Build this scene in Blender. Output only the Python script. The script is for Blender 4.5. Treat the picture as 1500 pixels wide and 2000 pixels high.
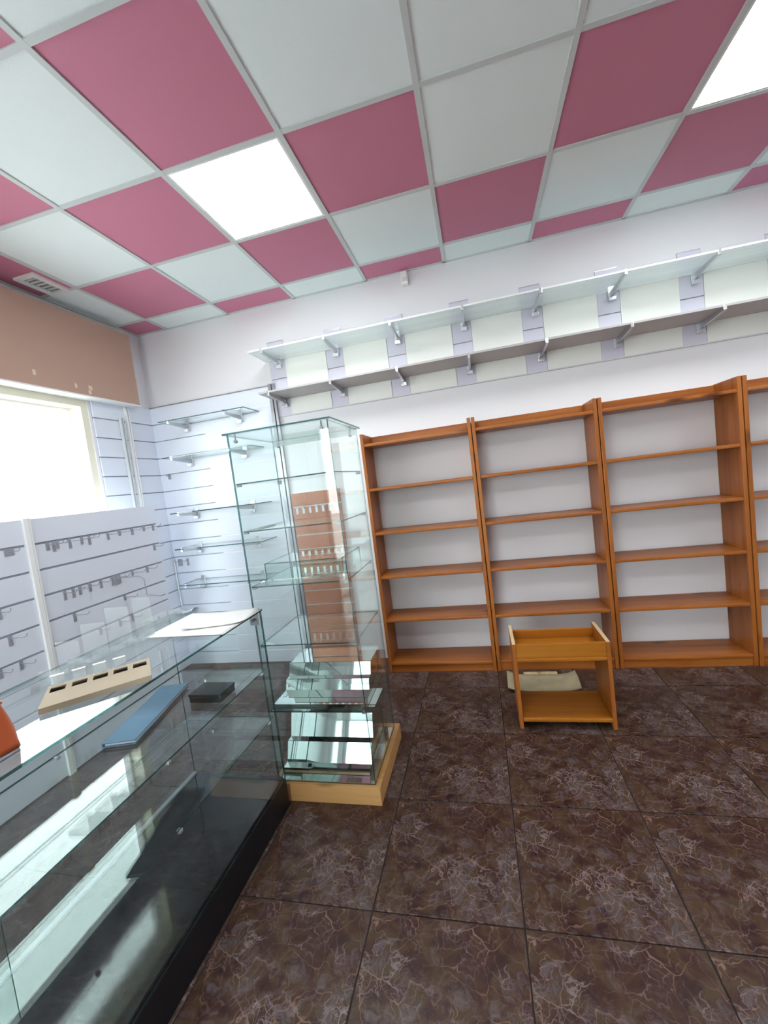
import bpy, bmesh, math, random
from mathutils import Vector, Matrix

for o in list(bpy.data.objects):
    bpy.data.objects.remove(o)
SC = bpy.context.scene
COL = SC.collection
random.seed(7)

# ------------------------------------------------------------------ camera
cam_d = bpy.data.cameras.new('camera')
cam = bpy.data.objects.new('camera', cam_d)
COL.objects.link(cam)
SC.camera = cam
cam_d.sensor_fit = 'HORIZONTAL'
cam_d.sensor_width = 36.0
cam_d.lens = 808.97 / 1500 * 36.0
cam_d.clip_start = 0.02
_r0 = Vector((0.96812715, 0.21733735, -0.12447613))
_r1 = Vector((-0.10539443, -0.09732952, -0.98965599))
_r2 = Vector((-0.22720441, 0.97123192, -0.07132121))
_m = Matrix((_r0, -_r1, -_r2)).transposed().to_4x4()
_m.translation = Vector((2.4726, -3.2397, 1.4519))
cam.matrix_world = _m

# ------------------------------------------------------------------ light
SKY_STRENGTH = 7.8
LED_STRENGTH = 15.5
EXPOSURE = 0.68
world = bpy.data.worlds.new('overcast_sky')
SC.world = world
world.use_nodes = True
_bg = world.node_tree.nodes['Background']
_bg.inputs[0].default_value = (0.90, 0.97, 1.0, 1)
_bg.inputs[1].default_value = SKY_STRENGTH
SC.view_settings.view_transform = 'Standard'
SC.view_settings.look = 'None'
SC.view_settings.exposure = EXPOSURE
SC.view_settings.gamma = 1.0
SC.view_settings.use_curve_mapping = False
SC.cycles.transparent_max_bounces = 40
SC.cycles.max_bounces = 10
SC.cycles.diffuse_bounces = 5
SC.cycles.glossy_bounces = 6
SC.cycles.sample_clamp_indirect = 6.0
SC.cycles.caustics_reflective = False
SC.cycles.caustics_refractive = False

ROOM_X0, ROOM_X1 = -0.31, 6.1
ROOM_Y0, ROOM_Y1 = -6.2, 0.0
CEIL = 3.0

# ------------------------------------------------------------------ materials
def lin(r, g, b):
    def c(v):
        v /= 255.0
        return v / 12.92 if v <= 0.04045 else ((v + 0.055) / 1.055) ** 2.4
    return (c(r), c(g), c(b), 1.0)

def new_mat(name):
    m = bpy.data.materials.new(name)
    m.use_nodes = True
    nt = m.node_tree
    return m, nt, nt.nodes['Principled BSDF'], nt.nodes['Material Output']

def N(nt, kind, **kw):
    n = nt.nodes.new(kind)
    for k, v in kw.items():
        setattr(n, k, v)
    return n

def plain(name, col, rough=0.5, metal=0.0, var=0.05, scale=6.0, bump=0.0, spec=0.5, bscale=120.0):
    """painted / moulded surface: slight procedural unevenness in colour and relief"""
    m, nt, p, out = new_mat(name)
    tc = N(nt, 'ShaderNodeTexCoord')
    no = N(nt, 'ShaderNodeTexNoise')
    no.inputs['Scale'].default_value = scale
    no.inputs['Detail'].default_value = 4
    nt.links.new(tc.outputs['Object'], no.inputs['Vector'])
    mx = N(nt, 'ShaderNodeMix', data_type='RGBA')
    lo = tuple(c * (1 - var) for c in col[:3]) + (1,)
    hi = tuple(min(1, c * (1 + var)) for c in col[:3]) + (1,)
    mx.inputs['A'].default_value = lo
    mx.inputs['B'].default_value = hi
    nt.links.new(no.outputs['Fac'], mx.inputs['Factor'])
    nt.links.new(mx.outputs['Result'], p.inputs['Base Color'])
    p.inputs['Roughness'].default_value = rough
    p.inputs['Metallic'].default_value = metal
    p.inputs['Specular IOR Level'].default_value = spec
    if bump:
        n2 = N(nt, 'ShaderNodeTexNoise')
        n2.inputs['Scale'].default_value = bscale
        nt.links.new(tc.outputs['Object'], n2.inputs['Vector'])
        b = N(nt, 'ShaderNodeBump')
        b.inputs['Strength'].default_value = bump
        b.inputs['Distance'].default_value = 0.002
        nt.links.new(n2.outputs['Fac'], b.inputs['Height'])
        nt.links.new(b.outputs['Normal'], p.inputs['Normal'])
    return m

def wood(name, axis, base, dark, light, rough=0.38):
    m, nt, p, out = new_mat(name)
    tc = N(nt, 'ShaderNodeTexCoord')
    oi = N(nt, 'ShaderNodeObjectInfo')
    ad = N(nt, 'ShaderNodeVectorMath', operation='ADD')
    sc_ = N(nt, 'ShaderNodeVectorMath', operation='SCALE')
    cmb = N(nt, 'ShaderNodeCombineXYZ')
    for i in range(3):
        nt.links.new(oi.outputs['Random'], cmb.inputs[i])
    sc_.inputs['Scale'].default_value = 17.0
    nt.links.new(cmb.outputs[0], sc_.inputs[0])
    nt.links.new(tc.outputs['Object'], ad.inputs[0])
    nt.links.new(sc_.outputs[0], ad.inputs[1])
    mp = N(nt, 'ShaderNodeMapping')
    s = [22.0, 22.0, 22.0]
    s['xyz'.index(axis)] = 1.3
    mp.inputs['Scale'].default_value = s
    nt.links.new(ad.outputs[0], mp.inputs['Vector'])
    no = N(nt, 'ShaderNodeTexNoise')
    no.inputs['Scale'].default_value = 1.0
    no.inputs['Detail'].default_value = 5
    no.inputs['Distortion'].default_value = 0.6
    nt.links.new(mp.outputs[0], no.inputs['Vector'])
    cr = N(nt, 'ShaderNodeValToRGB')
    cr.color_ramp.elements[0].position = 0.3
    cr.color_ramp.elements[0].color = dark
    cr.color_ramp.elements[1].position = 0.72
    cr.color_ramp.elements[1].color = light
    e = cr.color_ramp.elements.new(0.5)
    e.color = base
    nt.links.new(no.outputs['Fac'], cr.inputs['Fac'])
    # knots
    mk = N(nt, 'ShaderNodeMapping')
    k = [9.0, 9.0, 9.0]
    k['xyz'.index(axis)] = 3.2
    mk.inputs['Scale'].default_value = k
    nt.links.new(ad.outputs[0], mk.inputs['Vector'])
    vo = N(nt, 'ShaderNodeTexVoronoi')
    vo.inputs['Scale'].default_value = 0.55
    nt.links.new(mk.outputs[0], vo.inputs['Vector'])
    kr = N(nt, 'ShaderNodeValToRGB')
    kr.color_ramp.elements[0].position = 0.05
    kr.color_ramp.elements[0].color = (1, 1, 1, 1)
    kr.color_ramp.elements[1].position = 0.13
    kr.color_ramp.elements[1].color = (0, 0, 0, 1)
    nt.links.new(vo.outputs['Distance'], kr.inputs['Fac'])
    mx = N(nt, 'ShaderNodeMix', data_type='RGBA')
    nt.links.new(kr.outputs['Color'], mx.inputs['Factor'])
    nt.links.new(cr.outputs['Color'], mx.inputs['A'])
    mx.inputs['B'].default_value = tuple(c * 0.45 for c in dark[:3]) + (1,)
    nt.links.new(mx.outputs['Result'], p.inputs['Base Color'])
    p.inputs['Roughness'].default_value = rough
    p.inputs['Specular IOR Level'].default_value = 0.3
    return m

def glass(name, tint, f0=0.034, haze=0.0, haze_col=(0.9, 0.95, 0.95, 1)):
    """thin sheet glass: tinted see-through body with Fresnel reflection, no refraction"""
    m, nt, p, out = new_mat(name)
    nt.nodes.remove(p)
    tr = N(nt, 'ShaderNodeBsdfTransparent')
    tr.inputs[0].default_value = tint
    gl = N(nt, 'ShaderNodeBsdfGlossy')
    gl.inputs['Roughness'].default_value = 0.015
    gl.inputs['Color'].default_value = (1, 1, 1, 1)
    lw = N(nt, 'ShaderNodeLayerWeight')
    lw.inputs['Blend'].default_value = 0.5
    pw = N(nt, 'ShaderNodeMath', operation='POWER')
    pw.inputs[1].default_value = 5.0
    nt.links.new(lw.outputs['Facing'], pw.inputs[0])
    ma = N(nt, 'ShaderNodeMath', operation='MULTIPLY_ADD')
    ma.inputs[1].default_value = 1 - f0
    ma.inputs[2].default_value = f0
    nt.links.new(pw.outputs[0], ma.inputs[0])
    mx = N(nt, 'ShaderNodeMixShader')
    nt.links.new(ma.outputs[0], mx.inputs[0])
    body = tr
    if haze:
        df = N(nt, 'ShaderNodeBsdfDiffuse')
        df.inputs[0].default_value = haze_col
        tl = N(nt, 'ShaderNodeBsdfTranslucent')
        tl.inputs[0].default_value = haze_col
        m1 = N(nt, 'ShaderNodeMixShader')
        m1.inputs[0].default_value = 0.5
        nt.links.new(df.outputs[0], m1.inputs[1])
        nt.links.new(tl.outputs[0], m1.inputs[2])
        m2 = N(nt, 'ShaderNodeMixShader')
        no = N(nt, 'ShaderNodeTexNoise')
        no.inputs['Scale'].default_value = 3.0
        mr = N(nt, 'ShaderNodeMapRange')
        mr.inputs['To Min'].default_value = haze * 0.8
        mr.inputs['To Max'].default_value = min(1, haze * 1.2)
        nt.links.new(no.outputs['Fac'], mr.inputs['Value'])
        nt.links.new(mr.outputs[0], m2.inputs[0])
        nt.links.new(tr.outputs[0], m2.inputs[1])
        nt.links.new(m1.outputs[0], m2.inputs[2])
        body = m2
    nt.links.new(body.outputs[0], mx.inputs[1])
    nt.links.new(gl.outputs[0], mx.inputs[2])
    nt.links.new(mx.outputs[0], out.inputs['Surface'])
    return m

def emit(name, col, strength):
    m, nt, p, out = new_mat(name)
    p.inputs['Base Color'].default_value = (0.9, 0.9, 0.9, 1)
    p.inputs['Emission Color'].default_value = col
    p.inputs['Emission Strength'].default_value = strength
    return m

def floor_mat():
    m, nt, p, out = new_mat('marbled_floor_tile')
    tc = N(nt, 'ShaderNodeTexCoord')
    def noise(scale, detail=4, dist=0.0, rough=0.55):
        n = N(nt, 'ShaderNodeTexNoise')
        n.inputs['Scale'].default_value = scale
        n.inputs['Detail'].default_value = detail
        n.inputs['Distortion'].default_value = dist
        n.inputs['Roughness'].default_value = rough
        return n
    def warp(amount, scale):
        n = noise(scale, 3)
        nt.links.new(tc.outputs['Object'], n.inputs['Vector'])
        sb = N(nt, 'ShaderNodeVectorMath', operation='SUBTRACT')
        sb.inputs[1].default_value = (0.5, 0.5, 0.5)
        nt.links.new(n.outputs['Color'], sb.inputs[0])
        s = N(nt, 'ShaderNodeVectorMath', operation='SCALE')
        s.inputs['Scale'].default_value = amount
        nt.links.new(sb.outputs[0], s.inputs[0])
        a = N(nt, 'ShaderNodeVectorMath', operation='ADD')
        nt.links.new(tc.outputs['Object'], a.inputs[0])
        nt.links.new(s.outputs[0], a.inputs[1])
        return a
    def ramp(src, stops):
        r = N(nt, 'ShaderNodeValToRGB')
        el = r.color_ramp.elements
        el[0].position, el[0].color = stops[0]
        el[1].position, el[1].color = stops[-1]
        for ps, c in stops[1:-1]:
            e = el.new(ps)
            e.color = c
        nt.links.new(src, r.inputs['Fac'])
        return r
    def mix(fac, a, b):
        x = N(nt, 'ShaderNodeMix', data_type='RGBA')
        nt.links.new(fac, x.inputs['Factor'])
        for s, k in ((a, 'A'), (b, 'B')):
            if isinstance(s, tuple):
                x.inputs[k].default_value = s
            else:
                nt.links.new(s, x.inputs[k])
        return x.outputs['Result']
    W1, K = (1, 1, 1, 1), (0, 0, 0, 1)
    n1 = noise(8, 5, 1.6, 0.55)
    nt.links.new(tc.outputs['Object'], n1.inputs['Vector'])
    base = ramp(n1.outputs['Fac'], [(0.33, lin(42, 24, 23)), (0.45, lin(62, 38, 31)), (0.55, lin(72, 53, 35)), (0.68, lin(61, 50, 48))])
    w1 = warp(0.25, 6.0)
    n2 = noise(7, 9, 2.2, 0.7)
    nt.links.new(w1.outputs[0], n2.inputs['Vector'])
    gm = ramp(n2.outputs['Fac'], [(0.50, K), (0.66, (0.8, 0.8, 0.8, 1))])
    c = mix(gm.outputs['Color'], base.outputs['Color'], lin(96, 85, 89))
    for amount, wsc, vsc, width, col, msc, lo, mx_ in ((0.16, 11.0, 15.0, 0.045, lin(139, 124, 126), 6.0, 0.48, 0.9),
                                                       (0.24, 6.0, 8.0, 0.018, lin(139, 109, 93), 5.0, 0.38, 0.8),
                                                       (0.20, 8.0, 10.5, 0.013, lin(130, 107, 104), 4.0, 0.38, 0.8),
                                                       (0.10, 24.0, 30.0, 0.06, lin(122, 113, 120), 7.0, 0.52, 0.8)):
        w = warp(amount, wsc)
        v = N(nt, 'ShaderNodeTexVoronoi', feature='DISTANCE_TO_EDGE')
        v.inputs['Scale'].default_value = vsc
        nt.links.new(w.outputs[0], v.inputs['Vector'])
        vr = ramp(v.outputs['Distance'], [(0.0, W1), (width, K)])
        nm = noise(msc, 4)
        nt.links.new(w.outputs[0], nm.inputs['Vector'])
        mr = ramp(nm.outputs['Fac'], [(lo, K), (lo + 0.18, (mx_, mx_, mx_, 1))])
        mu = N(nt, 'ShaderNodeMath', operation='MULTIPLY')
        nt.links.new(vr.outputs['Color'], mu.inputs[0])
        nt.links.new(mr.outputs['Color'], mu.inputs[1])
        c = mix(mu.outputs[0], c, col)
    # pale blotches
    w2 = warp(0.1, 14.0)
    vb = N(nt, 'ShaderNodeTexVoronoi')
    vb.inputs['Scale'].default_value = 3.0
    nt.links.new(w2.outputs[0], vb.inputs['Vector'])
    br = ramp(vb.outputs['Distance'], [(0.04, (0.45, 0.45, 0.45, 1)), (0.17, K)])
    c = mix(br.outputs['Color'], c, lin(102, 99, 102))
    nt.links.new(c, p.inputs['Base Color'])
    p.inputs['Roughness'].default_value = 0.34
    p.inputs['Specular IOR Level'].default_value = 0.35
    return m

M = {}
M['wall'] = plain('white_wall_paint', lin(228, 227, 230), 0.75, var=0.02, scale=1.5, bump=0.08)
M['slat'] = plain('white_melamine', lin(222, 227, 238), 0.38, var=0.012, scale=2)
M['slat_back'] = plain('grey_slot_liner', lin(168, 172, 184), 0.6)  # even grey for groove backings and the upright's web
M['lilac'] = plain('lilac_melamine', lin(212, 209, 223), 0.4, var=0.015)
M['cream_board'] = plain('off_white_board', lin(236, 236, 230), 0.5, var=0.015)
M['tile_white'] = plain('white_mineral_tile', lin(238, 246, 246), 0.8, var=0.02, scale=3, bump=0.25, bscale=220)
M['tile_red'] = plain('raspberry_red_tile', lin(206, 126, 152), 0.65, var=0.03, scale=3, bump=0.2, bscale=220)
M['tbar'] = plain('grey_white_tbar', lin(208, 212, 212), 0.45, var=0.02)
M['led'] = emit('lit_led_diffuser', (0.90, 0.985, 1.0, 1), LED_STRENGTH)
M['floor'] = floor_mat()
M['grout'] = plain('dark_grout', lin(46, 36, 34), 0.9, var=0.15, scale=40)
PB, PD, PL = lin(156, 90, 36), lin(140, 76, 27), lin(168, 101, 44)
M['pine_x'] = wood('honey_pine_lengthwise', 'x', PB, PD, PL)
M['pine_z'] = wood('honey_pine_upright', 'z', PB, PD, PL)
M['pine_y'] = wood('honey_pine_crosswise', 'y', PB, PD, PL)
CB = lin(164, 100, 28)
M['stool_x'] = wood('varnished_pine_lengthwise', 'x', CB, lin(150, 86, 22), lin(174, 112, 38))
M['stool_z'] = wood('varnished_pine_upright', 'z', PB, PD, PL)
M['raw_y'] = wood('raw_pine_edge', 'y', lin(206, 182, 140), lin(186, 158, 116), lin(220, 200, 164))
M['beech_x'] = wood('pale_beech', 'x', lin(192, 146, 92), lin(184, 136, 82), lin(200, 156, 102), 0.45)
M['mdf'] = plain('bare_tan_board', lin(190, 158, 142), 0.8, var=0.06, scale=2.2, bump=0.1, spec=0.2)
M['brown_slat'] = plain('terracotta_laminate', lin(176, 112, 82), 0.45, var=0.05, scale=3)
M['white'] = plain('white_plastic', lin(238, 238, 236), 0.4, var=0.015)
M['cream_frame'] = plain('cream_window_paint', lin(232, 226, 204), 0.5, var=0.02)
M['grey_frame'] = plain('pale_grey_sash', lin(214, 216, 214), 0.5, var=0.02)
M['chrome'] = plain('brushed_chrome', lin(206, 208, 212), 0.28, metal=0.9, var=0.03, scale=30)
M['chrome_clip'] = plain('bright_chrome', lin(235, 236, 238), 0.2, metal=0.7, var=0.02)
M['alu'] = plain('aluminium', lin(176, 178, 184), 0.35, metal=0.8, var=0.05, scale=20)
M['hook'] = plain('grey_hook_metal', lin(158, 160, 168), 0.5, metal=0.2, var=0.08, scale=40)
M['black'] = plain('black_laminate', lin(15, 15, 21), 0.4, var=0.1)
M['deck'] = plain('charcoal_deck_board', lin(20, 22, 26), 0.06, var=0.08)
M['glass'] = glass('clear_sheet_glass', (0.945, 0.972, 0.965, 1))
M['pane'] = glass('window_glass', (0.97, 0.985, 0.98, 1))
M['acrylic'] = glass('clear_acrylic', (0.96, 0.975, 0.975, 1), 0.05, 0.13)
M['frosted'] = glass('frosted_green_glass', (0.93, 0.98, 0.965, 1), 0.03, 0.42, lin(238, 248, 245))
M['glass_edge'] = glass('green_glass_edge', (0.16, 0.33, 0.32, 1), 0.06, 0.45, lin(70, 112, 110))
M['mirror'] = plain('silvered_glass', (0.80, 0.88, 0.86, 1), 0.02, metal=1.0, var=0.005)
M['shelf_white'] = plain('white_shelf_board', lin(182, 178, 178), 0.4, var=0.015)
M['paper'] = plain('white_paper', lin(222, 220, 218), 0.7, var=0.01)
M['card'] = plain('beige_cardboard', lin(166, 152, 130), 0.8, var=0.05, scale=12)
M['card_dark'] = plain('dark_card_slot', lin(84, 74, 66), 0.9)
M['news'] = plain('yellowed_newsprint', lin(160, 147, 118), 0.85, var=0.35, scale=9)
M['bag'] = plain('terracotta_vinyl', lin(192, 92, 52), 0.32, var=0.18, scale=14)
M['plaster'] = plain('pale_plaster_patch', lin(226, 208, 190), 0.9)
M['pavement'] = plain('grey_pavement', lin(186, 186, 182), 0.9, var=0.1)
M['blue'] = plain('blue_reflection_card', lin(96, 132, 162), 0.5, var=0.05)
M['dark'] = plain('dark_grille', lin(150, 154, 154), 0.7)

# ------------------------------------------------------------------ builders
WP = {}   # world position of every object built here (none of the parents is turned unless noted)

def link(ob, parent=None, pos=(0, 0, 0)):
    COL.objects.link(ob)
    pos = Vector(pos)
    WP[ob.name] = pos
    if parent is not None:
        ob.parent = parent
        ob.location = pos - WP[parent.name]
    else:
        ob.location = pos
    return ob

def tag(ob, label=None, cat=None, group=None, kind=None):
    if label: ob['label'] = label
    if cat: ob['category'] = cat
    if group: ob['group'] = group
    if kind: ob['kind'] = kind
    return ob

def thing(name, pos, label=None, cat=None, group=None, kind=None, parent=None):
    e = bpy.data.objects.new(name, None)
    e.empty_display_size = 0.1
    link(e, parent, pos)
    return tag(e, label, cat, group, kind)

_mesh_cache = {}

def box_mesh(name, dx, dy, dz, mats, bev=0.0, thin=None):
    key = (round(dx, 5), round(dy, 5), round(dz, 5), tuple(mats), bev, thin)
    if key in _mesh_cache:
        return _mesh_cache[key]
    bm = bmesh.new()
    bmesh.ops.create_cube(bm, size=1.0)
    for v in bm.verts:
        v.co = Vector((v.co.x * dx, v.co.y * dy, v.co.z * dz))
    if bev:
        bmesh.ops.bevel(bm, geom=list(bm.edges), offset=bev, segments=2, profile=0.6, affect='EDGES')
    if thin is not None:
        ax = 'xyz'.index(thin)
        for f in bm.faces:
            f.material_index = 0 if abs(f.normal[ax]) > 0.9 else 1
    me = bpy.data.meshes.new(name)
    bm.to_mesh(me)
    bm.free()
    for k in mats:
        me.materials.append(M[k])
    _mesh_cache[key] = me
    return me

def box(name, x0, x1, y0, y1, z0, z1, mat, parent=None, bev=0.0, thin=None):
    mats = mat if isinstance(mat, (list, tuple)) else [mat]
    me = box_mesh(name, abs(x1 - x0), abs(y1 - y0), abs(z1 - z0), list(mats), bev, thin)
    ob = bpy.data.objects.new(name, me)
    return link(ob, parent, ((x0 + x1) / 2, (y0 + y1) / 2, (z0 + z1) / 2))

def sheet(name, x0, x1, y0, y1, z0, z1, parent=None, mat='glass'):
    d = {'x': abs(x1 - x0), 'y': abs(y1 - y0), 'z': abs(z1 - z0)}
    return box(name, x0, x1, y0, y1, z0, z1, [mat, 'glass_edge'], parent, 0.0, min(d, key=d.get))

def mesh_obj(name, verts, faces, mat, parent=None, pos=(0, 0, 0), smooth=False, fmat=None):
    """verts in world coordinates; pos is the object's origin"""
    p = Vector(pos)
    me = bpy.data.meshes.new(name)
    me.from_pydata([tuple(Vector(v) - p) for v in verts], [], faces)
    mats = mat if isinstance(mat, (list, tuple)) else [mat]
    for k in mats:
        me.materials.append(M[k])
    if fmat:
        for f, i in zip(me.polygons, fmat):
            f.material_index = i
    if smooth:
        for f in me.polygons:
            f.use_smooth = True
    me.update()
    bm = bmesh.new(); bm.from_mesh(me)
    bmesh.ops.recalc_face_normals(bm, faces=list(bm.faces))
    bm.to_mesh(me); bm.free()
    ob = bpy.data.objects.new(name, me)
    return link(ob, parent, pos)

def boxes(name, lst, mat, parent=None, pos=(0, 0, 0)):
    vs, fs = [], []
    for (x0, x1, y0, y1, z0, z1) in lst:
        b = len(vs)
        vs += [(x0, y0, z0), (x1, y0, z0), (x1, y1, z0), (x0, y1, z0), (x0, y0, z1), (x1, y0, z1), (x1, y1, z1), (x0, y1, z1)]
        fs += [(b, b + 3, b + 2, b + 1), (b + 4, b + 5, b + 6, b + 7), (b, b + 1, b + 5, b + 4), (b + 1, b + 2, b + 6, b + 5), (b + 2, b + 3, b + 7, b + 6), (b + 3, b, b + 4, b + 7)]
    return mesh_obj(name, vs, fs, mat, parent, pos)

def tube_geo(pts, r, n=8):
    pts = [Vector(p) for p in pts]
    vs, fs = [], []
    up0 = Vector((0, 0, 1))
    for i, p in enumerate(pts):
        d = (pts[min(i + 1, len(pts) - 1)] - pts[max(i - 1, 0)]).normalized()
        up = up0 if abs(d.dot(up0)) < 0.95 else Vector((0, 1, 0))
        a = d.cross(up).normalized()
        b = d.cross(a).normalized()
        for k in range(n):
            t = 2 * math.pi * k / n
            vs.append(p + a * (r * math.cos(t)) + b * (r * math.sin(t)))
    for i in range(len(pts) - 1):
        for k in range(n):
            fs.append((i * n + k, i * n + (k + 1) % n, (i + 1) * n + (k + 1) % n, (i + 1) * n + k))
    fs.append(tuple(range(n)))
    fs.append(tuple((len(pts) - 1) * n + k for k in range(n))[::-1])
    return vs, fs

def tube(name, pts, r, mat, parent=None, pos=(0, 0, 0), n=8):
    vs, fs = tube_geo(pts, r, n)
    return mesh_obj(name, vs, fs, mat, parent, pos, smooth=False)

def copy_tree(src, pos, label=None, group=None, parent=None):
    c = src.copy()
    COL.objects.link(c)
    WP[c.name] = Vector(pos)
    c.parent = parent
    c.location = Vector(pos) - (WP[parent.name] if parent else Vector())
    if label: c['label'] = label
    if group: c['group'] = group
    for ch in src.children:
        off = WP[ch.name] - WP[src.name]
        copy_tree(ch, Vector(pos) + off, parent=c)
    return c

ORD = ['first', 'second', 'third', 'fourth', 'fifth', 'sixth', 'seventh', 'eighth', 'ninth', 'tenth', 'eleventh', 'twelfth']

# ------------------------------------------------------------------ floor
floor = tag(box('floor', ROOM_X0 - 0.3, ROOM_X1 + 0.2, ROOM_Y0 - 0.2, ROOM_Y1 + 0.2, -0.2, -0.004, 'grout'), kind='structure')
FX0, FY0, FP = 1.968, -2.0, 0.5
i0 = math.floor((ROOM_X0 - FX0) / FP); i1 = math.ceil((ROOM_X1 - FX0) / FP)
j0 = math.floor((ROOM_Y0 - FY0) / FP); j1 = math.ceil((ROOM_Y1 - FY0) / FP)
for i in range(i0, i1):
    for j in range(j0, j1):
        x0, x1 = FX0 + i * FP + 0.0025, FX0 + (i + 1) * FP - 0.0025
        y0, y1 = FY0 + j * FP + 0.0025, FY0 + (j + 1) * FP - 0.0025
        # tiles at the edges of the room keep their print: they run on under the walls
        box('floor_tile', x0, x1, y0, y1, -0.009, 0.0, 'floor', floor, bev=0.0015)

# ------------------------------------------------------------------ ceiling
ceiling = tag(box('ceiling', ROOM_X0 - 0.3, ROOM_X1 + 0.2, ROOM_Y0 - 0.2, ROOM_Y1 + 0.2, 3.06, 3.2, 'wall'), kind='structure')
GY0 = -0.245
LIGHTS = {(2, 1), (6, 1), (2, 5), (6, 5), (9, 3)}  # panels behind the viewer and at far right are assumed, adding fill light
WHITE_EXC = {(4, 2)}
xs = [ROOM_X0] + [0.6 * k for k in range(0, 11)] + [ROOM_X1]
ys = [ROOM_Y1] + [GY0 - 0.6 * k for k in range(0, 10)] + [ROOM_Y1 - 6.2]
G = 0.010
for a in range(len(xs) - 1):
    for b in range(len(ys) - 1):
        i, j = a - 1, b - 1
        if (i, j) in LIGHTS:
            continue
        red = (i + j) % 2 == 0 and (i, j) not in WHITE_EXC
        x0, x1 = xs[a] + G, xs[a + 1] - G
        y1, y0 = ys[b] - G, ys[b + 1] + G
        box('ceiling_tile', x0, x1, y0, y1, 3.002, 3.016, 'tile_red' if red else 'tile_white', ceiling, bev=0.002)
for x in xs[1:-1]:
    box('grid_bar', x - 0.012, x + 0.012, ROOM_Y0, ROOM_Y1, 2.996, 3.004, 'tbar', ceiling)
for y in ys[1:-1]:
    box('grid_bar', ROOM_X0, ROOM_X1, y - 0.012, y + 0.012, 2.9965, 3.0045, 'tbar', ceiling)
box('grid_bar', ROOM_X0, ROOM_X1, ROOM_Y1 - 0.02, ROOM_Y1, 2.996, 3.004, 'tbar', ceiling)
box('grid_bar', ROOM_X0, ROOM_X0 + 0.02, ROOM_Y0, ROOM_Y1, 2.9955, 3.0035, 'tbar', ceiling)

LL = {(2, 1): 'square lit ceiling panel among red tiles above the glass tower',
      (6, 1): 'square lit ceiling panel above the pine bookcases',
      (2, 5): 'assumed unseen square lit ceiling panel over the near end of the counter, behind the viewer',
      (6, 5): 'assumed unseen square lit ceiling panel over the open floor, behind the viewer',
      (9, 3): 'assumed unseen square lit ceiling panel by the far right wall'}
for (i, j) in sorted(LIGHTS):
    x0, x1 = 0.6 * i, 0.6 * (i + 1)
    y1, y0 = GY0 - 0.6 * j, GY0 - 0.6 * (j + 1)
    t = thing('ceiling_light', ((x0 + x1) / 2, (y0 + y1) / 2, 3.0), LL[(i, j)], 'ceiling light', 'square ceiling lights')
    g = 0.012
    boxes('frame', [(x0 + g, x1 - g, y0 + g, y0 + 0.024, 2.998, 3.02), (x0 + g, x1 - g, y1 - 0.024, y1 - g, 2.998, 3.02),
                    (x0 + g, x0 + 0.024, y0 + 0.024, y1 - 0.024, 2.998, 3.02), (x1 - 0.024, x1 - g, y0 + 0.024, y1 - 0.024, 2.998, 3.02)],
          'white', t, WP[t.name])
    box('diffuser', x0 + 0.024, x1 - 0.024, y0 + 0.024, y1 - 0.024, 3.002, 3.012, 'led', t)

# air vent in the red tile by the window
v = thing('ceiling_vent', (-0.125, -0.97, 3.0), 'small white air vent set in the red ceiling tile above the window', 'vent')
boxes('frame', [(-0.205, -0.045, -1.09, -1.06, 2.988, 3.003), (-0.205, -0.045, -0.87, -0.84, 2.988, 3.003),
                (-0.205, -0.17, -1.06, -0.87, 2.988, 3.003), (-0.08, -0.045, -1.06, -0.87, 2.988, 3.003)], 'white', v, WP[v.name])
box('backing', -0.17, -0.08, -1.06, -0.87, 2.998, 3.0025, 'dark', v)
for k in range(6):
    y = -1.05 + k * 0.034
    box('louvre', -0.168, -0.082, y, y + 0.012, 2.990, 2.997, 'tbar', v)

# ------------------------------------------------------------------ walls
wall_back = tag(box('wall_back', ROOM_X0 - 0.3, ROOM_X1 + 0.2, 0.0, 0.15, -0.05, 3.1, 'wall'), kind='structure')
WY0, WY1, WZ0, WZ1 = -2.75, -0.62, 0.75, 2.34
wl = boxes('wall_left', [(-0.56, ROOM_X0, WY1, 0.0, -0.05, 3.1), (-0.56, ROOM_X0, ROOM_Y0, WY0, -0.05, 3.1),
                         (-0.56, ROOM_X0, WY0, WY1, -0.05, WZ0), (-0.56, ROOM_X0, WY0, WY1, WZ1, 3.1)], 'wall')
tag(wl, kind='structure')
tag(box('wall_right', ROOM_X1, ROOM_X1 + 0.15, ROOM_Y0, 0.0, -0.05, 3.1, 'wall'), kind='structure')
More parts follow.
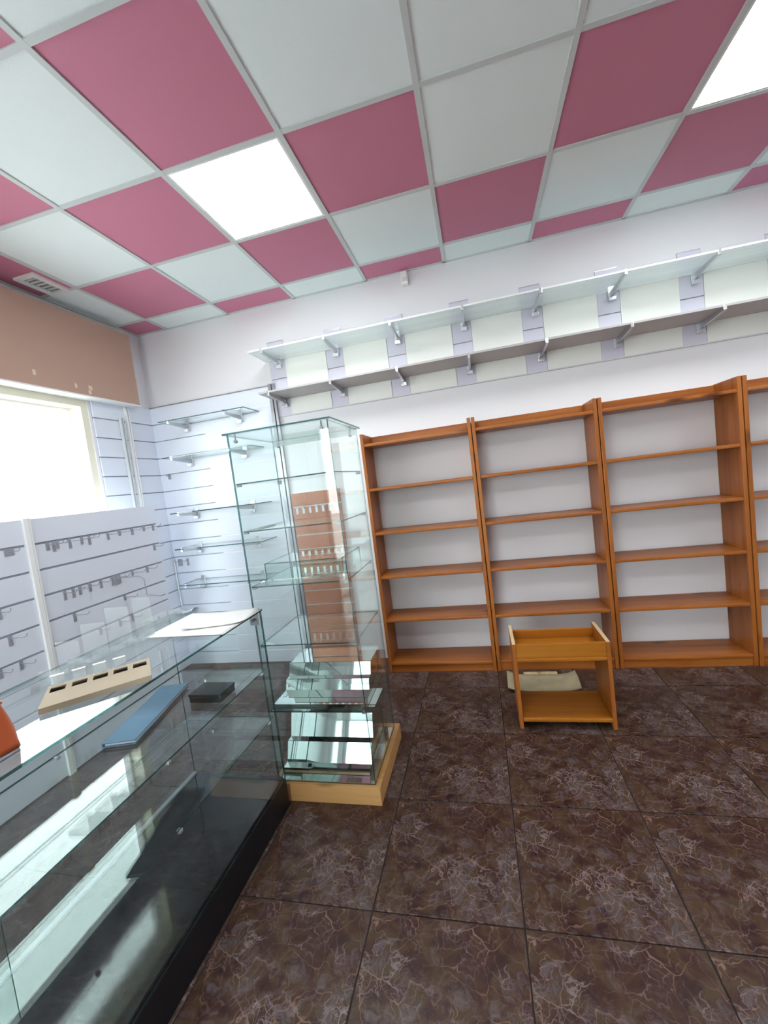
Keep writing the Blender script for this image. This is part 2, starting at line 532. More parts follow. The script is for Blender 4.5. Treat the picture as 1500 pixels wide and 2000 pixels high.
# unseen street side behind the viewer; glazed front added for fill light and reflections
SX0, SX1, SZ0, SZ1 = 0.0, 2.2, 0.2, 2.5
wf = boxes('wall_front', [(ROOM_X0 - 0.25, SX0, ROOM_Y0 - 0.15, ROOM_Y0, -0.05, 3.1), (SX1, ROOM_X1 + 0.15, ROOM_Y0 - 0.15, ROOM_Y0, -0.05, 3.1),
                          (SX0, SX1, ROOM_Y0 - 0.15, ROOM_Y0, -0.05, SZ0), (SX0, SX1, ROOM_Y0 - 0.15, ROOM_Y0, SZ1, 3.1)], 'wall')
tag(wf, kind='structure')
w2 = thing('fill_window_2', ((SX0 + SX1) / 2, ROOM_Y0 - 0.08, SZ0), kind='structure')
boxes('window_frame', [(SX0, SX1, ROOM_Y0 - 0.1, ROOM_Y0 - 0.05, SZ0, SZ0 + 0.06), (SX0, SX1, ROOM_Y0 - 0.1, ROOM_Y0 - 0.05, SZ1 - 0.06, SZ1),
                       (SX0, SX0 + 0.06, ROOM_Y0 - 0.1, ROOM_Y0 - 0.05, SZ0 + 0.06, SZ1 - 0.06), (SX1 - 0.06, SX1, ROOM_Y0 - 0.1, ROOM_Y0 - 0.05, SZ0 + 0.06, SZ1 - 0.06),
                       (1.07, 1.13, ROOM_Y0 - 0.1, ROOM_Y0 - 0.05, SZ0 + 0.06, SZ1 - 0.06)], 'alu', w2, WP[w2.name])
box('pane', SX0 + 0.06, 1.07, ROOM_Y0 - 0.078, ROOM_Y0 - 0.072, SZ0 + 0.06, SZ1 - 0.06, 'pane', w2)
box('pane', 1.13, SX1 - 0.06, ROOM_Y0 - 0.078, ROOM_Y0 - 0.072, SZ0 + 0.06, SZ1 - 0.06, 'pane', w2)

# pavement outside
gr = box('ground', -30, -0.6, -25, 20, -0.25, -0.15, 'pavement')
tag(gr, kind='structure')
gr2 = box('ground', -0.55, 30, -30, ROOM_Y0 - 0.2, -0.25, -0.15, 'pavement')
tag(gr2, kind='structure')
# window on the left
w1 = thing('window_1', (-0.45, (WY0 + WY1) / 2, WZ0), kind='structure')
def frame_ring(name, x0, x1, a, b, z0, z1, wd, mat, parent):
    return boxes(name, [(x0, x1, a, b, z0, z0 + wd), (x0, x1, a, b, z1 - wd, z1), (x0, x1, a, a + wd, z0 + wd, z1 - wd), (x0, x1, b - wd, b, z0 + wd, z1 - wd)],
                 mat, parent, WP[parent.name])
frame_ring('window_frame', -0.42, -0.318, WY0, WY1, WZ0, WZ1, 0.055, 'cream_frame', w1)
frame_ring('glazing_stop', -0.45, -0.42, WY0 + 0.04, WY1 - 0.04, WZ0 + 0.04, WZ1 - 0.04, 0.03, 'white', w1)
frame_ring('sash', -0.50, -0.45, WY0 + 0.03, WY1 - 0.03, WZ0 + 0.03, WZ1 - WZ1 - 0.03, 0.12, 'grey_frame', w1)
box('pane', -0.478, -0.472, WY0 + 0.1, WY1 - 0.1, WZ0 + 0.1, WZ1 - 0.1, 'pane', w1)
tag(box('trim_1', -0.56, -0.30, WY0, WY1, WZ0 - 0.03, WZ0, 'white', bev=0.003), kind='structure')   # inside sill

# boxed valance over the window
va = thing('window_valance', (-0.26, -2.2, 2.34), 'bare tan board valance boxed in above the bright window', 'valance')
box('front_board', -0.228, -0.21, -3.9, -0.215, 2.345, 2.925, 'mdf', va, bev=0.002)
box('soffit_board', -0.31, -0.205, -3.9, -0.212, 2.335, 2.345, 'white', va)
box('end_board', -0.31, -0.228, -0.233, -0.215, 2.345, 2.90, 'white', va)
for (y, z, w_, h_) in ((-0.665, 2.405, 0.028, 0.03), (-0.675, 2.37, 0.022, 0.028), (-0.78, 2.40, 0.016, 0.03), (-1.06, 2.43, 0.02, 0.035)):
    box('plaster_patch', -0.2105, -0.2085, y - w_ / 2, y + w_ / 2, z - h_ / 2, z + h_ / 2, 'plaster', va)
tube('spotlight_ring', [(-0.262, -0.86, 2.337), (-0.262, -0.86, 2.332)], 0.035, 'grey_frame', va, WP[va.name], n=18)

# ------------------------------------------------------------------ slatwall on the back wall
SX = -0.298
PITCH = 0.15
def slats_back(x0, x1, mat='slat', n=16, z_top=2.36, pitch=PITCH, parent=wall_back, y=-0.016, gap=0.008):
    for k in range(n):
        z1 = z_top - k * pitch - gap / 2
        z0 = max(z_top - (k + 1) * pitch + gap / 2, 0.0)
        if z1 - z0 < 0.02:
            continue
        box('slat', x0, x1, y, -0.005, z0, z1, mat, parent, bev=0.0015)
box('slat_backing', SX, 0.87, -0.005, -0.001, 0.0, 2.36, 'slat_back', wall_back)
slats_back(-0.2938, 0.87)
box('cap_strip', SX, 0.87, -0.02, -0.001, 2.356, 2.364, 'alu', wall_back)
for k in range(1, 16):    # metal insert rails in right-half grooves, coloured white for their reflection
    z = 2.36 - k * PITCH
    box('groove_insert', 0.22, 0.87, -0.013, -0.005, z - 0.004, z + 0.004, 'white', wall_back)
# metal upright where the slatwall ends
up = thing('shelving_upright', (0.905, -0.02, 0.0), 'slotted grey metal upright at the right edge of the white slatwall', 'upright')
box('post', 0.88, 0.905, -0.035, -0.001, 0.0, 2.37, 'alu', up)
box('rail', 0.912, 0.932, -0.028, -0.001, 0.0, 2.37, 'alu', up)
box('web', 0.905, 0.912, -0.012, -0.001, 0.0, 2.37, 'slat_back', up)
# brown slat panel seen through the tower
bp = thing('slat_panel', (1.14, -0.01, 0.0), 'terracotta brown slat panel behind the glass tower', 'slat panel')
box('backing', 0.94, 1.37, -0.008, -0.001, 0.0, 1.455, 'cream_board', bp)
for k in range(12):
    z1 = 1.455 - k * 0.12 - 0.006
    box('slat', 0.94, 1.37, -0.022, -0.008, max(0.0, z1 - 0.108), z1, 'brown_slat', bp, bev=0.0015)

# left wall pier slats
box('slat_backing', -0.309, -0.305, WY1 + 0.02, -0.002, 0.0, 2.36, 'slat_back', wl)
for k in range(16):
    z1 = 2.36 - k * PITCH - 0.004
    z0 = max(0.0, 2.36 - (k + 1) * PITCH + 0.004)
    box('slat', -0.305, -0.294, WY1 + 0.02, -0.001, z0, z1, 'slat', wl, bev=0.0015)

# ------------------------------------------------------------------ slat display panel below the window
dp = thing('display_panel', (-0.01, -1.6, 0.0), 'white slatwall panel standing below the bright window', 'slat panel')
PY0, PY1, JY = -3.0, -0.49, -1.44
box('backing_board', -0.018, -0.006, PY0, PY1, 0.0, 1.495, 'slat', dp)
for k in range(10):
    z1 = 1.495 if k == 0 else 1.35 - (k - 1) * PITCH - 0.006
    z0 = max(0.0, 1.35 - k * PITCH + 0.006)
    box('slat', -0.006, 0.008, JY + 0.01, PY1, z0, z1, 'slat', dp, bev=0.0015)
    box('slat', -0.006, 0.008, PY0, JY - 0.01, z0, z1, 'slat', dp, bev=0.0015)
for k in range(10):
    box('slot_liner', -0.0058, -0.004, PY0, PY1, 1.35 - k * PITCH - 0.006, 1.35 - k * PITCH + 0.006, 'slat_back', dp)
jp = box('joint_strip', -0.004, 0.022, JY - 0.02, JY + 0.02, 0.0, 1.50, 'white', dp, bev=0.003)
box('groove', 0.0215, 0.024, JY + 0.004, JY + 0.007, 0.02, 1.49, 'tbar', jp)

# ------------------------------------------------------------------ hooks
def make_hook(pos, plate_w, plate_h, length, label, group, direction='x', mat='hook', splay=0.0):
    x, y, z = pos
    t = thing('slatwall_hook', pos, label, 'hook', group)
    s = plate_w / 2
    if direction == 'x':
        box('plate', x, x + 0.0035, y - s, y + s, z - plate_h, z + 0.004, mat, t, bev=0.001)
        pts = [(x + 0.003, y, z - 0.012), (x + length * 0.8, y + splay * 0.8, z - 0.014), (x + length * 0.93, y + splay * 0.93, z - 0.008), (x + length, y + splay, z + 0.006)]
    else:
        box('plate', x - s, x + s, y - 0.0035, y, z - plate_h, z + 0.004, mat, t, bev=0.001)
        pts = [(x, y - 0.003, z - 0.012), (x + splay * 0.8, y - length * 0.8, z - 0.014), (x + splay, y - length, z + 0.004)]
    tube('prong', pts, 0.0022, mat, t, pos, n=6)
    return t
HR = {1: [-1.548, -1.344, -1.309, -1.285, -1.209, -1.13, -1.078, -0.939, -0.844, -0.735, -0.627, -0.535],
      2: [-0.555],
      3: [-1.647, -1.296, -1.242, -1.198, -1.131, -1.051, -0.963, -0.907, -0.795, -0.657],
      4: [-1.62, -1.261, -0.89],
      5: [-1.693, -1.592, -1.112, -0.959, -0.855]}
RN = {1: 'topmost', 2: 'second', 3: 'third', 4: 'fourth', 5: 'fifth'}
for r, ylist in HR.items():
    z = 1.35 - (r - 1) * PITCH - 0.004
    for n, y in enumerate(ylist):
        wide = (r == 1 and n == 0)
        lab = ('broad grey hook plate' if wide else 'small grey hook') + ' %s from the left in the %s slot of the window panel' % (ORD[n], RN[r])
        if len(ylist) == 1:
            lab = 'lone grey hook in the second slot down of the window panel'
        make_hook((0.008, y, z), 0.05 if wide else random.choice((0.018, 0.02, 0.022)), 0.035 if wide else random.choice((0.045, 0.052, 0.058)) * (1.0 if y < -0.9 else 0.75),
                  random.uniform(0.07, 0.11), lab, 'hooks on the panel below the window', splay=random.uniform(-0.004, 0.02))
wf_ = thing('waterfall_arm', (0.008, -0.93, 1.04), 'long bent display arm hanging out from the panel below the window', 'display arm')
box('plate', 0.0085, 0.0125, -0.945, -0.915, 0.985, 1.045, 'hook', wf_, bev=0.001)
tube('arm', [(0.016, -0.93, 1.03), (0.16, -0.90, 1.025), (0.20, -0.90, 1.005), (0.205, -0.90, 0.89), (0.30, -0.88, 0.875), (0.33, -0.876, 0.882)], 0.0035, 'hook', wf_, WP[wf_.name])
for n, (x, z, w_) in enumerate(((-0.235, 0.985, 0.045), (-0.155, 0.985, 0.02))):
    make_hook((x, -0.016, z), w_, 0.06, 0.07, ['broad grey hook in the corner on the back slatwall', 'narrow grey hook beside the broad one in the back corner'][n], 'hooks on the back slatwall', 'y')
make_hook((-0.2, -0.016, 1.755), 0.03, 0.04, 0.05, 'pale hook high in the corner of the back slatwall', 'hooks on the back slatwall', 'y', 'alu')
for n in range(7):
    make_hook((0.98 + n * 0.058, -0.022, 1.335 - 0.0), 0.02, 0.06, 0.12, '%s chrome hook from the left on the brown slat panel' % ORD[n], 'hooks on the brown slat panel', 'y', 'chrome', splay=random.uniform(-0.01, 0.02))
cl = thing('corner_strip', (-0.28, -0.05, 0.52), 'loose white plastic strip curling at its foot in the slatwall corner', 'strip')
tube('strip', [(-0.283, -0.03, 1.0), (-0.282, -0.034, 0.8), (-0.272, -0.04, 0.56)], 0.006, 'white', cl, WP[cl.name])
_v, _f = [], []
for a in range(9):
    u = a / 8
    for b in range(5):
        w_ = b / 4
        _v.append((-0.288 + 0.17 * u, -0.022 - 0.09 * w_, 0.50 + 0.05 * abs(u - 0.4) + 0.02 * math.sin(3 * w_)))
for a in range(8):
    for b in range(4):
        _f.append((a * 5 + b, a * 5 + b + 1, (a + 1) * 5 + b + 1, (a + 1) * 5 + b))
_t = mesh_obj('curl', _v, _f, 'white', cl, WP[cl.name], smooth=True)
_t.modifiers.new('thickness', 'SOLIDIFY').thickness = 0.002

# two uprights standing against the left wall
for nm, lab, y, x, w_, zt, mt in (('metal_upright', 'grey metal upright leaning on the wall slats beside the window', -0.365, -0.285, 0.028, 2.235, 'tbar'),
                                  ('white_upright', 'white slotted upright on the wall slats, nearer the corner', -0.295, -0.288, 0.03, 2.33, 'white')):
    t = thing(nm, (x, y, 0), lab, 'upright')
    boxes('channel', [(x - 0.006, x + 0.004, y - w_ / 2, y + w_ / 2, 0, zt), (x + 0.004, x + 0.018, y - w_ / 2, y - w_ / 2 + 0.006, 0, zt), (x + 0.004, x + 0.018, y + w_ / 2 - 0.006, y + w_ / 2, 0, zt)], mt, t, WP[t.name])
    for k in range(10):
        box('slot', x + 0.0035, x + 0.005, y - 0.004, y + 0.004, zt - 0.08 - k * 0.09, zt - 0.05 - k * 0.09, 'dark', t)

# ------------------------------------------------------------------ brackets and shelves on the back slatwall
def make_bracket(x, z, depth, label, group, y0=-0.016):
    """z is the underside of the shelf"""
    t = thing('shelf_bracket', (x, y0, z - 0.03), label, 'bracket', group)
    box('wall_plate', x - 0.02, x + 0.02, y0 - 0.006, y0, z - 0.055, z + 0.035, 'chrome', t, bev=0.002)
    box('foot', x - 0.022, x + 0.022, y0 - 0.034, y0 - 0.006, z - 0.066, z - 0.0405, 'chrome_clip', t, bev=0.003)
    vs = []
    for s in (-0.007, 0.007):
        vs += [(x + s, y0 - 0.006, z - 0.040), (x + s, y0 - depth, z - 0.020), (x + s, y0 - depth, z - 0.0005), (x + s, y0 - 0.006, z - 0.0005)]
    mesh_obj('arm', vs, [(0, 1, 2, 3), (7, 6, 5, 4), (0, 4, 5, 1), (1, 5, 6, 2), (2, 6, 7, 3), (3, 7, 4, 0)], 'chrome', t, WP[t.name])
    box('front_clip', x - 0.009, x + 0.009, y0 - depth - 0.008, y0 - depth, z - 0.018, z + 0.014, 'chrome_clip', t, bev=0.002)
    return t
LEVELS = [(2.165, 'topmost'), (1.868, 'second'), (1.405, 'third'), (1.10, 'fourth'), (0.79, 'fifth')]
for n, (z, nm) in enumerate(LEVELS):
    s = sheet('glass_shelf', -0.03 - 0.012 * n, 0.76, -0.26, -0.02, z, z + 0.008)
    tag(s, '%s clear glass shelf from the top on the white slatwall' % nm if n else 'topmost clear glass shelf on the white slatwall', 'shelf', 'glass shelves on the slatwall')
    for m_, x in enumerate((0.06 - 0.02 * n, 0.58)):
        make_bracket(x, z, 0.235, 'chrome bracket under the %s end of the %s slatwall glass shelf' % (('left', 'right')[m_], nm), 'brackets on the slatwall')

# ------------------------------------------------------------------ long wall shelves above the bookcases
BX = [0.98 + 0.4975 * k for k in range(10)]
for k, x in enumerate(BX):
    for r in range(4):
        z0 = 2.10 + r * PITCH + (0.0 if r == 0 else 0.004)
        z1 = 2.10 + (r + 1) * PITCH - 0.004
        box('lilac_slat', x - 0.07, x + 0.07, -0.012, -0.001, z0, z1, 'lilac', wall_back, bev=0.001)
    for r in range(1, 5):
        box('slot_liner', x - 0.07, x + 0.07, -0.004, -0.0005, 2.10 + r * PITCH - 0.004, 2.10 + r * PITCH + 0.004, 'alu', wall_back)
    if x + 0.43 < ROOM_X1:
        box('filler_board', x + 0.0715, x + 0.4975 - 0.0715, -0.016, -0.001, 2.10, 2.55, 'cream_board', wall_back, bev=0.001)
box('ledge_strip', 0.95, ROOM_X1, -0.018, -0.001, 2.092, 2.10, 'tbar', wall_back)
us = box('wall_shelf', 0.89, 5.6, -0.31, -0.018, 2.545, 2.555, ['frosted', 'white'], None, 0.0, 'z')
tag(us, 'long frosted green glass shelf, the upper of two above the bookcases', 'shelf')
ls = box('wall_shelf', 0.93, 5.6, -0.31, -0.018, 2.228, 2.242, 'shelf_white', None, bev=0.002)
tag(ls, 'long white board shelf, the lower of two above the bookcases', 'shelf')
for k, x in enumerate(BX[:9]):
    make_bracket(x + 0.02, 2.545, 0.29, '%s bracket from the left under the upper long wall shelf' % ORD[k], 'brackets of the upper long shelf', -0.0125)
    make_bracket(x + 0.03, 2.228, 0.29, '%s bracket from the left under the lower long wall shelf' % ORD[k], 'brackets of the lower long shelf', -0.0125)

# alarm sensor
se = thing('motion_sensor', (2.10, -0.03, 2.90), 'small white alarm sensor under the ceiling on the back wall', 'sensor')
box('body', 2.075, 2.125, -0.05, 0.0, 2.895, 2.985, 'white', se, bev=0.008)
box('lens', 2.082, 2.118, -0.056, -0.048, 2.91, 2.94, 'grey_frame', se, bev=0.003)

# ------------------------------------------------------------------ bookcases
def make_bookcase(x0, label):
    w_, d, h = 0.800, 0.27, 1.82
    t = thing('bookcase', (x0 + w_ / 2, -d / 2, 0), label, 'bookcase', 'pine bookcases along the back wall')
    th = 0.024
    for a in (x0, x0 + w_ - th):
        box('side_panel', a, a + th, -d, -0.004, 0.0, h, 'pine_z', t, bev=0.004)
    for z in (1.735, 1.405, 1.074, 0.74, 0.405, 0.068):
        s = box('shelf', x0 + th, x0 + w_ - th, -d + 0.002, -0.006, z - 0.012, z + 0.010, 'pine_x', t, bev=0.006)
    box('back_rail', x0 + th, x0 + w_ - th, -0.026, -0.006, 1.745, 1.815, 'pine_x', t, bev=0.003)
    box('plinth', x0 + th, x0 + w_ - th, -d + 0.012, -d + 0.030, 0.0, 0.056, 'pine_x', t, bev=0.002)
    return t
B0 = 1.665
for k, lab in enumerate(('honey pine bookcase at the left of the row, next to the glass tower',
                         'honey pine bookcase standing behind the low wooden stand',
                         'honey pine bookcase, third from the glass tower',
                         'honey pine bookcase cut off by the right edge of the photo')):
    if k == 0:
        bc = make_bookcase(B0, lab)
    else:
        c = copy_tree(bc, WP[bc.name] + Vector((0.805 * k, 0, 0)), lab)

# ------------------------------------------------------------------ low stand
st = thing('low_stand', (2.81, -0.81, 0), 'low open pine stand with a tray top standing on the floor', 'stand')
sx0, sx1, sy0, sy1 = 2.558, 3.052, -0.955, -0.66
for a in (sx0, sx1 - 0.02):
    sp = box('side_panel', a, a + 0.02, sy0, sy1, 0.0, 0.482, 'stool_z', st, bev=0.002)
    box('raw_edge', a + 0.001, a + 0.019, sy0 + 0.002, sy1 - 0.002, 0.4815, 0.4835, 'raw_y', sp)
box('front_rail', sx0 + 0.02, sx1 - 0.02, sy0 + 0.004, sy0 + 0.022, 0.402, 0.478, 'stool_x', st, bev=0.002)
box('back_rail', sx0 + 0.02, sx1 - 0.02, sy1 - 0.024, sy1 - 0.006, 0.402, 0.455, 'stool_x', st, bev=0.002)
box('tray_board', sx0 + 0.02, sx1 - 0.02, sy0 - 0.004, sy1 - 0.006, 0.382, 0.402, 'stool_x', st, bev=0.006)
box('bottom_shelf', sx0 + 0.02, sx1 - 0.02, sy0 - 0.004, sy1 - 0.006, 0.042, 0.064, 'stool_x', st, bev=0.006)

def curled_sheet(name, cx, cy, z, w_, d, rot, mat, label, cat, curl=0.012, seed=0, group=None, th=0.002):
    rnd = random.Random(seed)
    ph = rnd.uniform(0, 6)
    vs, fs = [], []
    n = 10
    ca, sa = math.cos(rot), math.sin(rot)
    for a in range(n + 1):
        for b in range(n + 1):
            u, v_ = a / n - 0.5, b / n - 0.5
            h = curl * max(0, (abs(u) * 2) ** 4 * (0.5 + 0.5 * math.sin(ph + 3 * v_)) + 0.25 * (abs(v_) * 2) ** 6)
            x, y = u * w_, v_ * d
            vs.append((cx + x * ca - y * sa, cy + x * sa + y * ca, z + th / 2 + h))
    for a in range(n):
        for b in range(n):
            i = a * (n + 1) + b
            fs.append((i, i + n + 1, i + n + 2, i + 1))
    ob = mesh_obj(name, vs, fs, mat, None, (cx, cy, z), smooth=True)
    md = ob.modifiers.new('thickness', 'SOLIDIFY')
    md.thickness = th
    md.offset = 0.0
    return tag(ob, label, cat, group)
curled_sheet('newspaper', 2.745, -0.475, 0.0015, 0.44, 0.22, -0.03, 'news', 'yellowed newspaper lying on the floor behind the low stand', 'newspaper', 0.05, 3, th=0.004)
box_ = box('wooden_batten', 2.64, 2.86, -0.355, -0.32, 0.0005, 0.016, 'raw_y', None, bev=0.002)
tag(box_, 'short pale batten lying on the floor behind the newspaper', 'batten')

def local_thing(name, pos, rotz, label, cat, group=None):
    t = thing(name, pos, label, cat, group)
    t.rotation_euler = (0, 0, rotz)
    return t
def lbox(name, t, x0, x1, y0, y1, z0, z1, mat, bev=0.0):
    """box in the turned thing's own frame"""
    mats = mat if isinstance(mat, (list, tuple)) else [mat]
    ob = bpy.data.objects.new(name, box_mesh(name, x1 - x0, y1 - y0, z1 - z0, list(mats), bev))
    COL.objects.link(ob)
    ob.parent = t
    ob.location = ((x0 + x1) / 2, (y0 + y1) / 2, (z0 + z1) / 2)
    WP[ob.name] = Vector(ob.location)
    return ob
# ------------------------------------------------------------------ glass counter
CX0, CX1, CY0, CY1, CZ = 0.965, 1.455, -3.35, -1.575, 0.95
ct = thing('glass_counter', (1.21, -2.4, 0), 'long glass display counter on a black plinth at the left', 'counter')
box('plinth', CX0, CX1, CY0, CY1, 0.0, 0.135, 'black', ct, bev=0.002)
box('deck', CX0 + 0.008, CX1 - 0.008, CY0 + 0.008, CY1 - 0.008, 0.135, 0.150, 'deck', ct, bev=0.001)
G6 = 0.006
sheet('front_pane', CX1 - G6, CX1, CY0, CY1, 0.136, CZ - 0.008, ct)
sheet('end_pane', CX0, CX1 - G6, CY1 - G6, CY1, 0.136, CZ - 0.008, ct)
sheet('sliding_door', CX0, CX0 + 0.005, -2.48, CY1 - G6, 0.151, CZ - 0.008, ct)
sheet('sliding_door', CX0 + 0.012, CX0 + 0.017, CY0 + 0.01, -2.42, 0.151, CZ - 0.008, ct)
sheet('glass_top', CX0 - 0.005, CX1 + 0.004, CY0 - 0.004, CY1 + 0.004, CZ - 0.008, CZ, ct)
sheet('glass_shelf', CX0 + 0.03, CX1 - 0.012, CY0 + 0.01, CY1 - 0.012, 0.672, 0.678, ct)
sheet('glass_shelf', CX0 + 0.03, CX1 - 0.012, CY0 + 0.01, CY1 - 0.012, 0.442, 0.448, ct)
for z in (0.672, 0.442):
    for y in (-1.62, -2.2, -2.8):
        for x in (CX1 - 0.018, CX0 + 0.03):
            box('shelf_peg', x - 0.006, x + 0.008, y - 0.007, y + 0.007, z - 0.012, z - 0.0005, 'chrome_clip', ct, bev=0.002)
hg = box('corner_plate', CX1 - 0.058, CX1 - G6 - 0.001, CY1 - G6 - 0.005, CY1 - G6, CZ - 0.07, CZ - 0.012, 'alu', ct, bev=0.002)
tube('lock', [(CX1 - 0.034, CY1 - 0.012, CZ - 0.045), (CX1 - 0.034, CY1 - 0.026, CZ - 0.045)], 0.006, 'dark', hg, WP[hg.name])
box('door_rail', CX0, CX0 + 0.02, CY0 + 0.01, CY1 - 0.01, 0.150, 0.158, 'alu', ct)

# things inside the counter, on its upper shelf
fo = local_thing('reflection_slab', (1.155, -1.955, 0.6785), math.radians(14), 'narrow blue slab imitating a reflection on the upper shelf inside the glass counter', 'reflection_slab')  # blue slab modelled to imitate a reflection in the counter glass
lbox('cover', fo, -0.055, 0.055, -0.20, 0.20, 0.0, 0.004, 'blue', 0.001)
lbox('pages', fo, -0.051, 0.052, -0.195, 0.195, 0.0042, 0.012, 'paper')
lbox('top_cover', fo, -0.055, 0.055, -0.20, 0.20, 0.0122, 0.016, 'blue', 0.001)
lbox('spine', fo, -0.059, -0.0552, -0.20, 0.20, 0.0, 0.016, 'blue')
bx = thing('storage_box', (1.33, -1.83, 0.6785), 'small black box on the upper shelf inside the glass counter', 'box')
box('body', 1.27, 1.41, -1.88, -1.78, 0.6785, 0.702, 'black', bx, bev=0.002)
box('lid', 1.268, 1.412, -1.882, -1.778, 0.7022, 0.712, 'black', bx, bev=0.002)
# things on the counter
curled_sheet('paper_sheet', 1.287, -1.735, CZ + 0.0005, 0.36, 0.29, 0.0, 'paper', 'large white paper sheet lying flat on the glass counter', 'paper', 0.001, 1)
curled_sheet('paper_sheet', 1.34, -1.70, CZ + 0.0035, 0.27, 0.20, 0.25, 'paper', 'smaller white sheet lying askew on top of the large one', 'paper', 0.012, 5)

cb = local_thing('cardboard_tray', (1.305, -2.262, CZ), math.radians(44.5), 'flat beige cardboard tray with five label slots on the counter', 'cardboard tray')
CW, CD = 0.268, 0.175
_cells = []
cut_w, cut_d, cut_y = 0.038, 0.042, 0.022
xsn = [-CW / 2 + 0.028 + k * 0.053 for k in range(5)]
# top board with five real cut-outs: strips around the holes
_l = [(-CW / 2, CW / 2, -CD / 2, cut_y, 0.013, 0.016), (-CW / 2, CW / 2, cut_y + cut_d, CD / 2, 0.013, 0.016)]
_e = [-CW / 2] + [q for x in xsn for q in (x - cut_w / 2, x + cut_w / 2)] + [CW / 2]
for a in range(0, len(_e), 2):
    _l.append((_e[a], _e[a + 1], cut_y, cut_y + cut_d, 0.013, 0.016))
_o = boxes('top_board', _l, 'card'); _o.parent = cb
boxes_side = boxes('side_walls', [(-CW / 2, CW / 2, -CD / 2, -CD / 2 + 0.004, 0, 0.013), (-CW / 2, CW / 2, CD / 2 - 0.004, CD / 2, 0, 0.013),
                                  (-CW / 2, -CW / 2 + 0.004, -CD / 2 + 0.004, CD / 2 - 0.004, 0, 0.013), (CW / 2 - 0.004, CW / 2, -CD / 2 + 0.004, CD / 2 - 0.004, 0, 0.013)], 'card')
boxes_side.parent = cb
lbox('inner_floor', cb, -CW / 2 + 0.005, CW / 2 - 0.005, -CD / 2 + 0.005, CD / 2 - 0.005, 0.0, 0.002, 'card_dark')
for k, x in enumerate(xsn[:4]):
    lbox('clear_tab', cb, x - 0.016, x + 0.016, cut_y + cut_d + 0.004, cut_y + cut_d + 0.006, 0.010, 0.05, 'acrylic')
    lbox('tab_lip', cb, x - 0.017, x + 0.017, cut_y + cut_d - 0.004, cut_y + cut_d + 0.006, 0.05, 0.0515, 'white')

def acrylic_stand(x, y, rot, h, w_, label):
    t = local_thing('acrylic_stand', (x, y, CZ), rot, label, 'display stand', 'clear stands on the counter')
    lbox('base', t, -w_ / 2, w_ / 2, -0.04, 0.04, 0.0, 0.003, 'acrylic')
    b = lbox('back', t, -w_ / 2, w_ / 2, 0.036, 0.039, 0.003, h, 'acrylic')
    lbox('lip', t, -w_ / 2, w_ / 2, -0.04, -0.037, 0.003, 0.02, 'acrylic')
for k, (x, y, r, h, w_) in enumerate(((1.03, -2.16, 0.1, 0.09, 0.09), (1.04, -2.065, 0.1, 0.12, 0.10), (1.06, -1.975, 0.1, 0.15, 0.10), (1.09, -1.885, 0.1, 0.16, 0.08))):
    acrylic_stand(x, y, r, h, w_, ['lowest clear acrylic stand, at the left of the cluster behind the cardboard tray', 'second clear acrylic stand behind the cardboard tray', 'third, taller clear acrylic stand behind the cardboard tray', 'tallest clear acrylic stand, at the right of the cluster behind the tray'][k])
cc = thing('acrylic_case', (1.03, -1.68, CZ), 'small clear acrylic case on the counter beside the papers', 'case')
for nm, a in (('side', (0.985, 0.988, -1.76, -1.60, CZ, CZ + 0.03)), ('side', (1.062, 1.065, -1.76, -1.60, CZ, CZ + 0.03)), ('end', (0.988, 1.062, -1.76, -1.757, CZ, CZ + 0.03)), ('end', (0.988, 1.062, -1.603, -1.60, CZ, CZ + 0.03)), ('lid', (0.985, 1.065, -1.76, -1.60, CZ + 0.03, CZ + 0.033))):
    box(nm, *a, 'acrylic', cc)

# terracotta bag at the edge of the photo
bg = thing('pouch', (1.335, -2.61, CZ), 'terracotta brown vinyl pouch standing on the counter at the left edge', 'pouch')
vs, fs = [], []
ns, nr = 20, 9
for k in range(nr):
    u = k / (nr - 1)
    hw, hd = 0.062 * (1 - 0.16 * u), 0.048 * (1 - 0.55 * u ** 1.5)
    for a in range(ns):
        t_ = 2 * math.pi * a / ns
        e = 0.55
        cx_ = math.copysign(abs(math.cos(t_)) ** e, math.cos(t_)) * hw
        cy_ = math.copysign(abs(math.sin(t_)) ** e, math.sin(t_)) * hd
        wv = 1 + 0.05 * math.sin(5 * t_ + 4 * u) * (1 - u)
        vs.append((1.318 + cx_ * wv, -2.572 + cy_ * wv, CZ + 0.112 * u))
for k in range(nr - 1):
    for a in range(ns):
        fs.append((k * ns + a, k * ns + (a + 1) % ns, (k + 1) * ns + (a + 1) % ns, (k + 1) * ns + a))
fs.append(tuple(range(ns))); fs.append(tuple((nr - 1) * ns + a for a in range(ns)))
mesh_obj('body', vs, fs, 'bag', bg, WP[bg.name], smooth=True)
box('rim', 1.268, 1.368, -2.592, -2.552, CZ + 0.109, CZ + 0.116, 'bag', bg, bev=0.003)

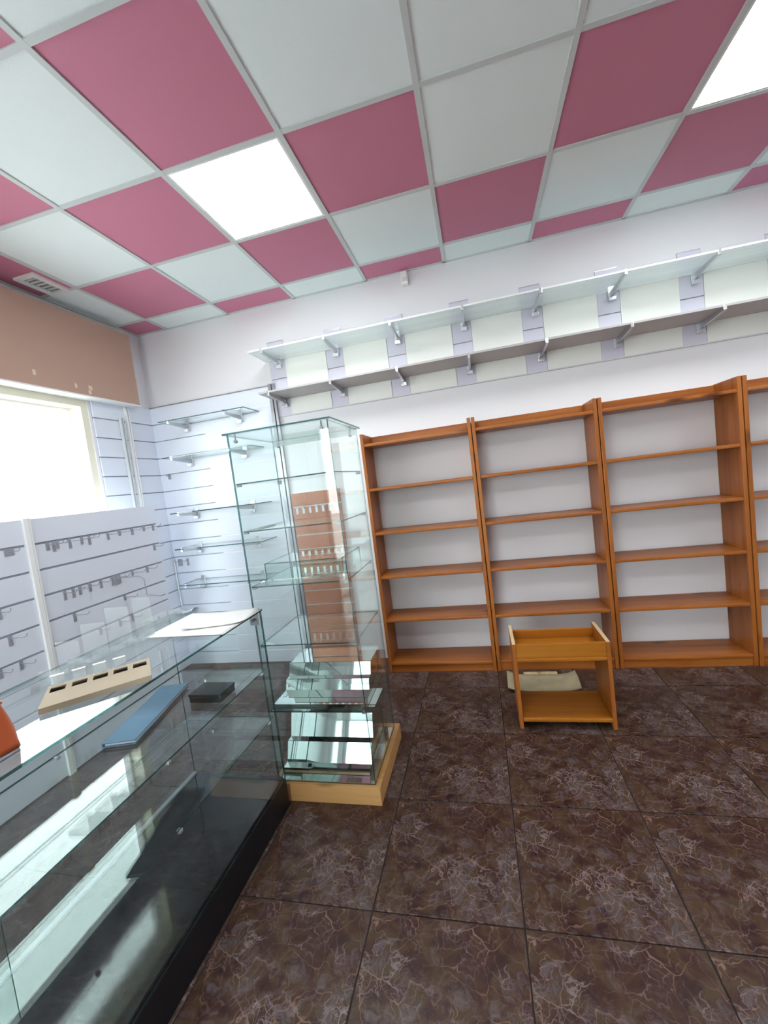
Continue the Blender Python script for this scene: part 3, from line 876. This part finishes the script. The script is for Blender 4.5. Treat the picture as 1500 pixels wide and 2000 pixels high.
# ------------------------------------------------------------------ glass tower
TX0, TX1, TY0, TY1, TZ = 1.385, 1.875, -1.53, -1.085, 1.75
tw = thing('glass_tower', (1.63, -1.3, 0), 'tall square glass display tower on a pale wooden base', 'display tower')
box('base', 1.362, 1.898, -1.548, -1.05, 0.0, 0.085, 'beech_x', tw, bev=0.002)
sheet('front_pane', TX0, TX1, TY0, TY0 + G6, 0.0855, TZ, tw)
sheet('side_pane', TX0, TX0 + G6, TY0 + G6, TY1 - G6, 0.0855, TZ, tw)
sheet('side_pane', TX1 - G6, TX1, TY0 + G6, TY1 - G6, 0.0855, TZ, tw)
sheet('back_door', TX0, TX1, TY1 - G6, TY1, 0.0855, TZ, tw)
sheet('lid', TX0 - 0.015, TX1 + 0.015, TY0 - 0.012, TY1 + 0.012, TZ, TZ + 0.008, tw)
box('base_liner', TX0 + 0.008, TX1 - 0.008, TY0 + 0.008, TY1 - 0.008, 0.085, 0.087, 'mirror', tw)
for z in (1.525, 1.303, 1.04, 0.757, 0.430):
    sheet('glass_shelf', TX0 + 0.008, TX1 - 0.008, TY0 + 0.008, TY1 - 0.01, z - 0.003, z + 0.003, tw)
    for x in (TX0 + 0.016, TX1 - 0.016):
        for y in (TY0 + 0.02, TY1 - 0.022):
            box('shelf_clip', x - 0.010, x + 0.010, y - 0.008, y + 0.008, z - 0.013, z - 0.0035, 'hook', tw, bev=0.002)
for x in (TX0 + 0.035, TX1 - 0.035):
    for y in (TY0 + 0.013, TY1 - 0.013):
        c_ = tube('lid_clip', [(x, y, TZ), (x, y, TZ - 0.025)], 0.004, 'hook', tw, WP[tw.name])
        tube('clip_knob', [(x, y - 0.006, TZ - 0.03), (x, y + 0.006, TZ - 0.03)], 0.008, 'hook', c_, WP[tw.name])
box('lock', TX1 - 0.05, TX1 - 0.02, TY1 - 0.03, TY1 - 0.005, TZ + 0.008, TZ + 0.018, 'dark', tw, bev=0.003)
box('door_rail', TX0 + 0.01, TX1 - 0.01, TY1 - 0.022, TY1 - 0.008, TZ - 0.03, TZ - 0.001, 'frosted', tw)

# mirrored steps in the tower
def stair_riser(t, x0, x1, steps, yb, zb):
    """mirrored stairs; each step (y, z0, y_top, z1): its front leans back from (y, z0) to (y_top, z1)"""
    for (y0, z0, y1, z1) in steps:
        pts = [(y0, z0), (y1, z1), (yb, z1), (yb, z0)]
        vs = [(x, y, z) for x in (x0, x1) for (y, z) in pts]
        o = mesh_obj('step', vs, [(0, 1, 2, 3), (7, 6, 5, 4)] + [(a, (a + 1) % 4, 4 + (a + 1) % 4, 4 + a) for a in range(4)], 'mirror', t, WP[t.name])
        box('edge_strip', x0, x1, y1 - 0.0012, y1 + 0.0012, z1, z1 + 0.0012, 'glass_edge', o)
ms = thing('mirror_steps', (1.62, -1.3, 0.087), 'mirrored stepped riser on the floor of the glass tower', 'riser')
stair_riser(ms, 1.405, 1.842, [(-1.50, 0.0872, -1.50, 0.130), (-1.455, 0.1302, -1.423, 0.218), (-1.385, 0.2182, -1.35, 0.325)], -1.11, 0.0872)
m2 = thing('mirror_steps', (1.62, -1.3, 0.4335), 'mirrored stepped riser on the lowest glass shelf of the tower', 'riser')
stair_riser(m2, 1.405, 1.85, [(-1.505, 0.4335, -1.505, 0.456), (-1.37, 0.4562, -1.352, 0.505), (-1.315, 0.5052, -1.293, 0.565)], -1.11, 0.4335)
gc = thing('glass_case', (1.61, -1.3, 1.043), 'shallow glass case with a mirrored floor on the middle tower shelf', 'case')
gx0, gx1, gy0, gy1, gz0, gz1 = 1.415, 1.82, -1.42, -1.13, 1.0435, 1.125
box('floor', gx0, gx1, gy0, gy1, gz0, gz0 + 0.004, 'mirror', gc).name = 'mirror_floor'
sheet('front', gx0, gx1, gy0, gy0 + 0.004, gz0 + 0.004, gz1, gc)
sheet('back', gx0, gx1, gy1 - 0.004, gy1, gz0 + 0.004, gz1, gc)
sheet('side', gx0, gx0 + 0.004, gy0 + 0.004, gy1 - 0.004, gz0 + 0.004, gz1, gc)
sheet('side', gx1 - 0.004, gx1, gy0 + 0.004, gy1 - 0.004, gz0 + 0.004, gz1, gc)
sheet('lid', gx0, gx1, gy0, gy1, gz1, gz1 + 0.004, gc)
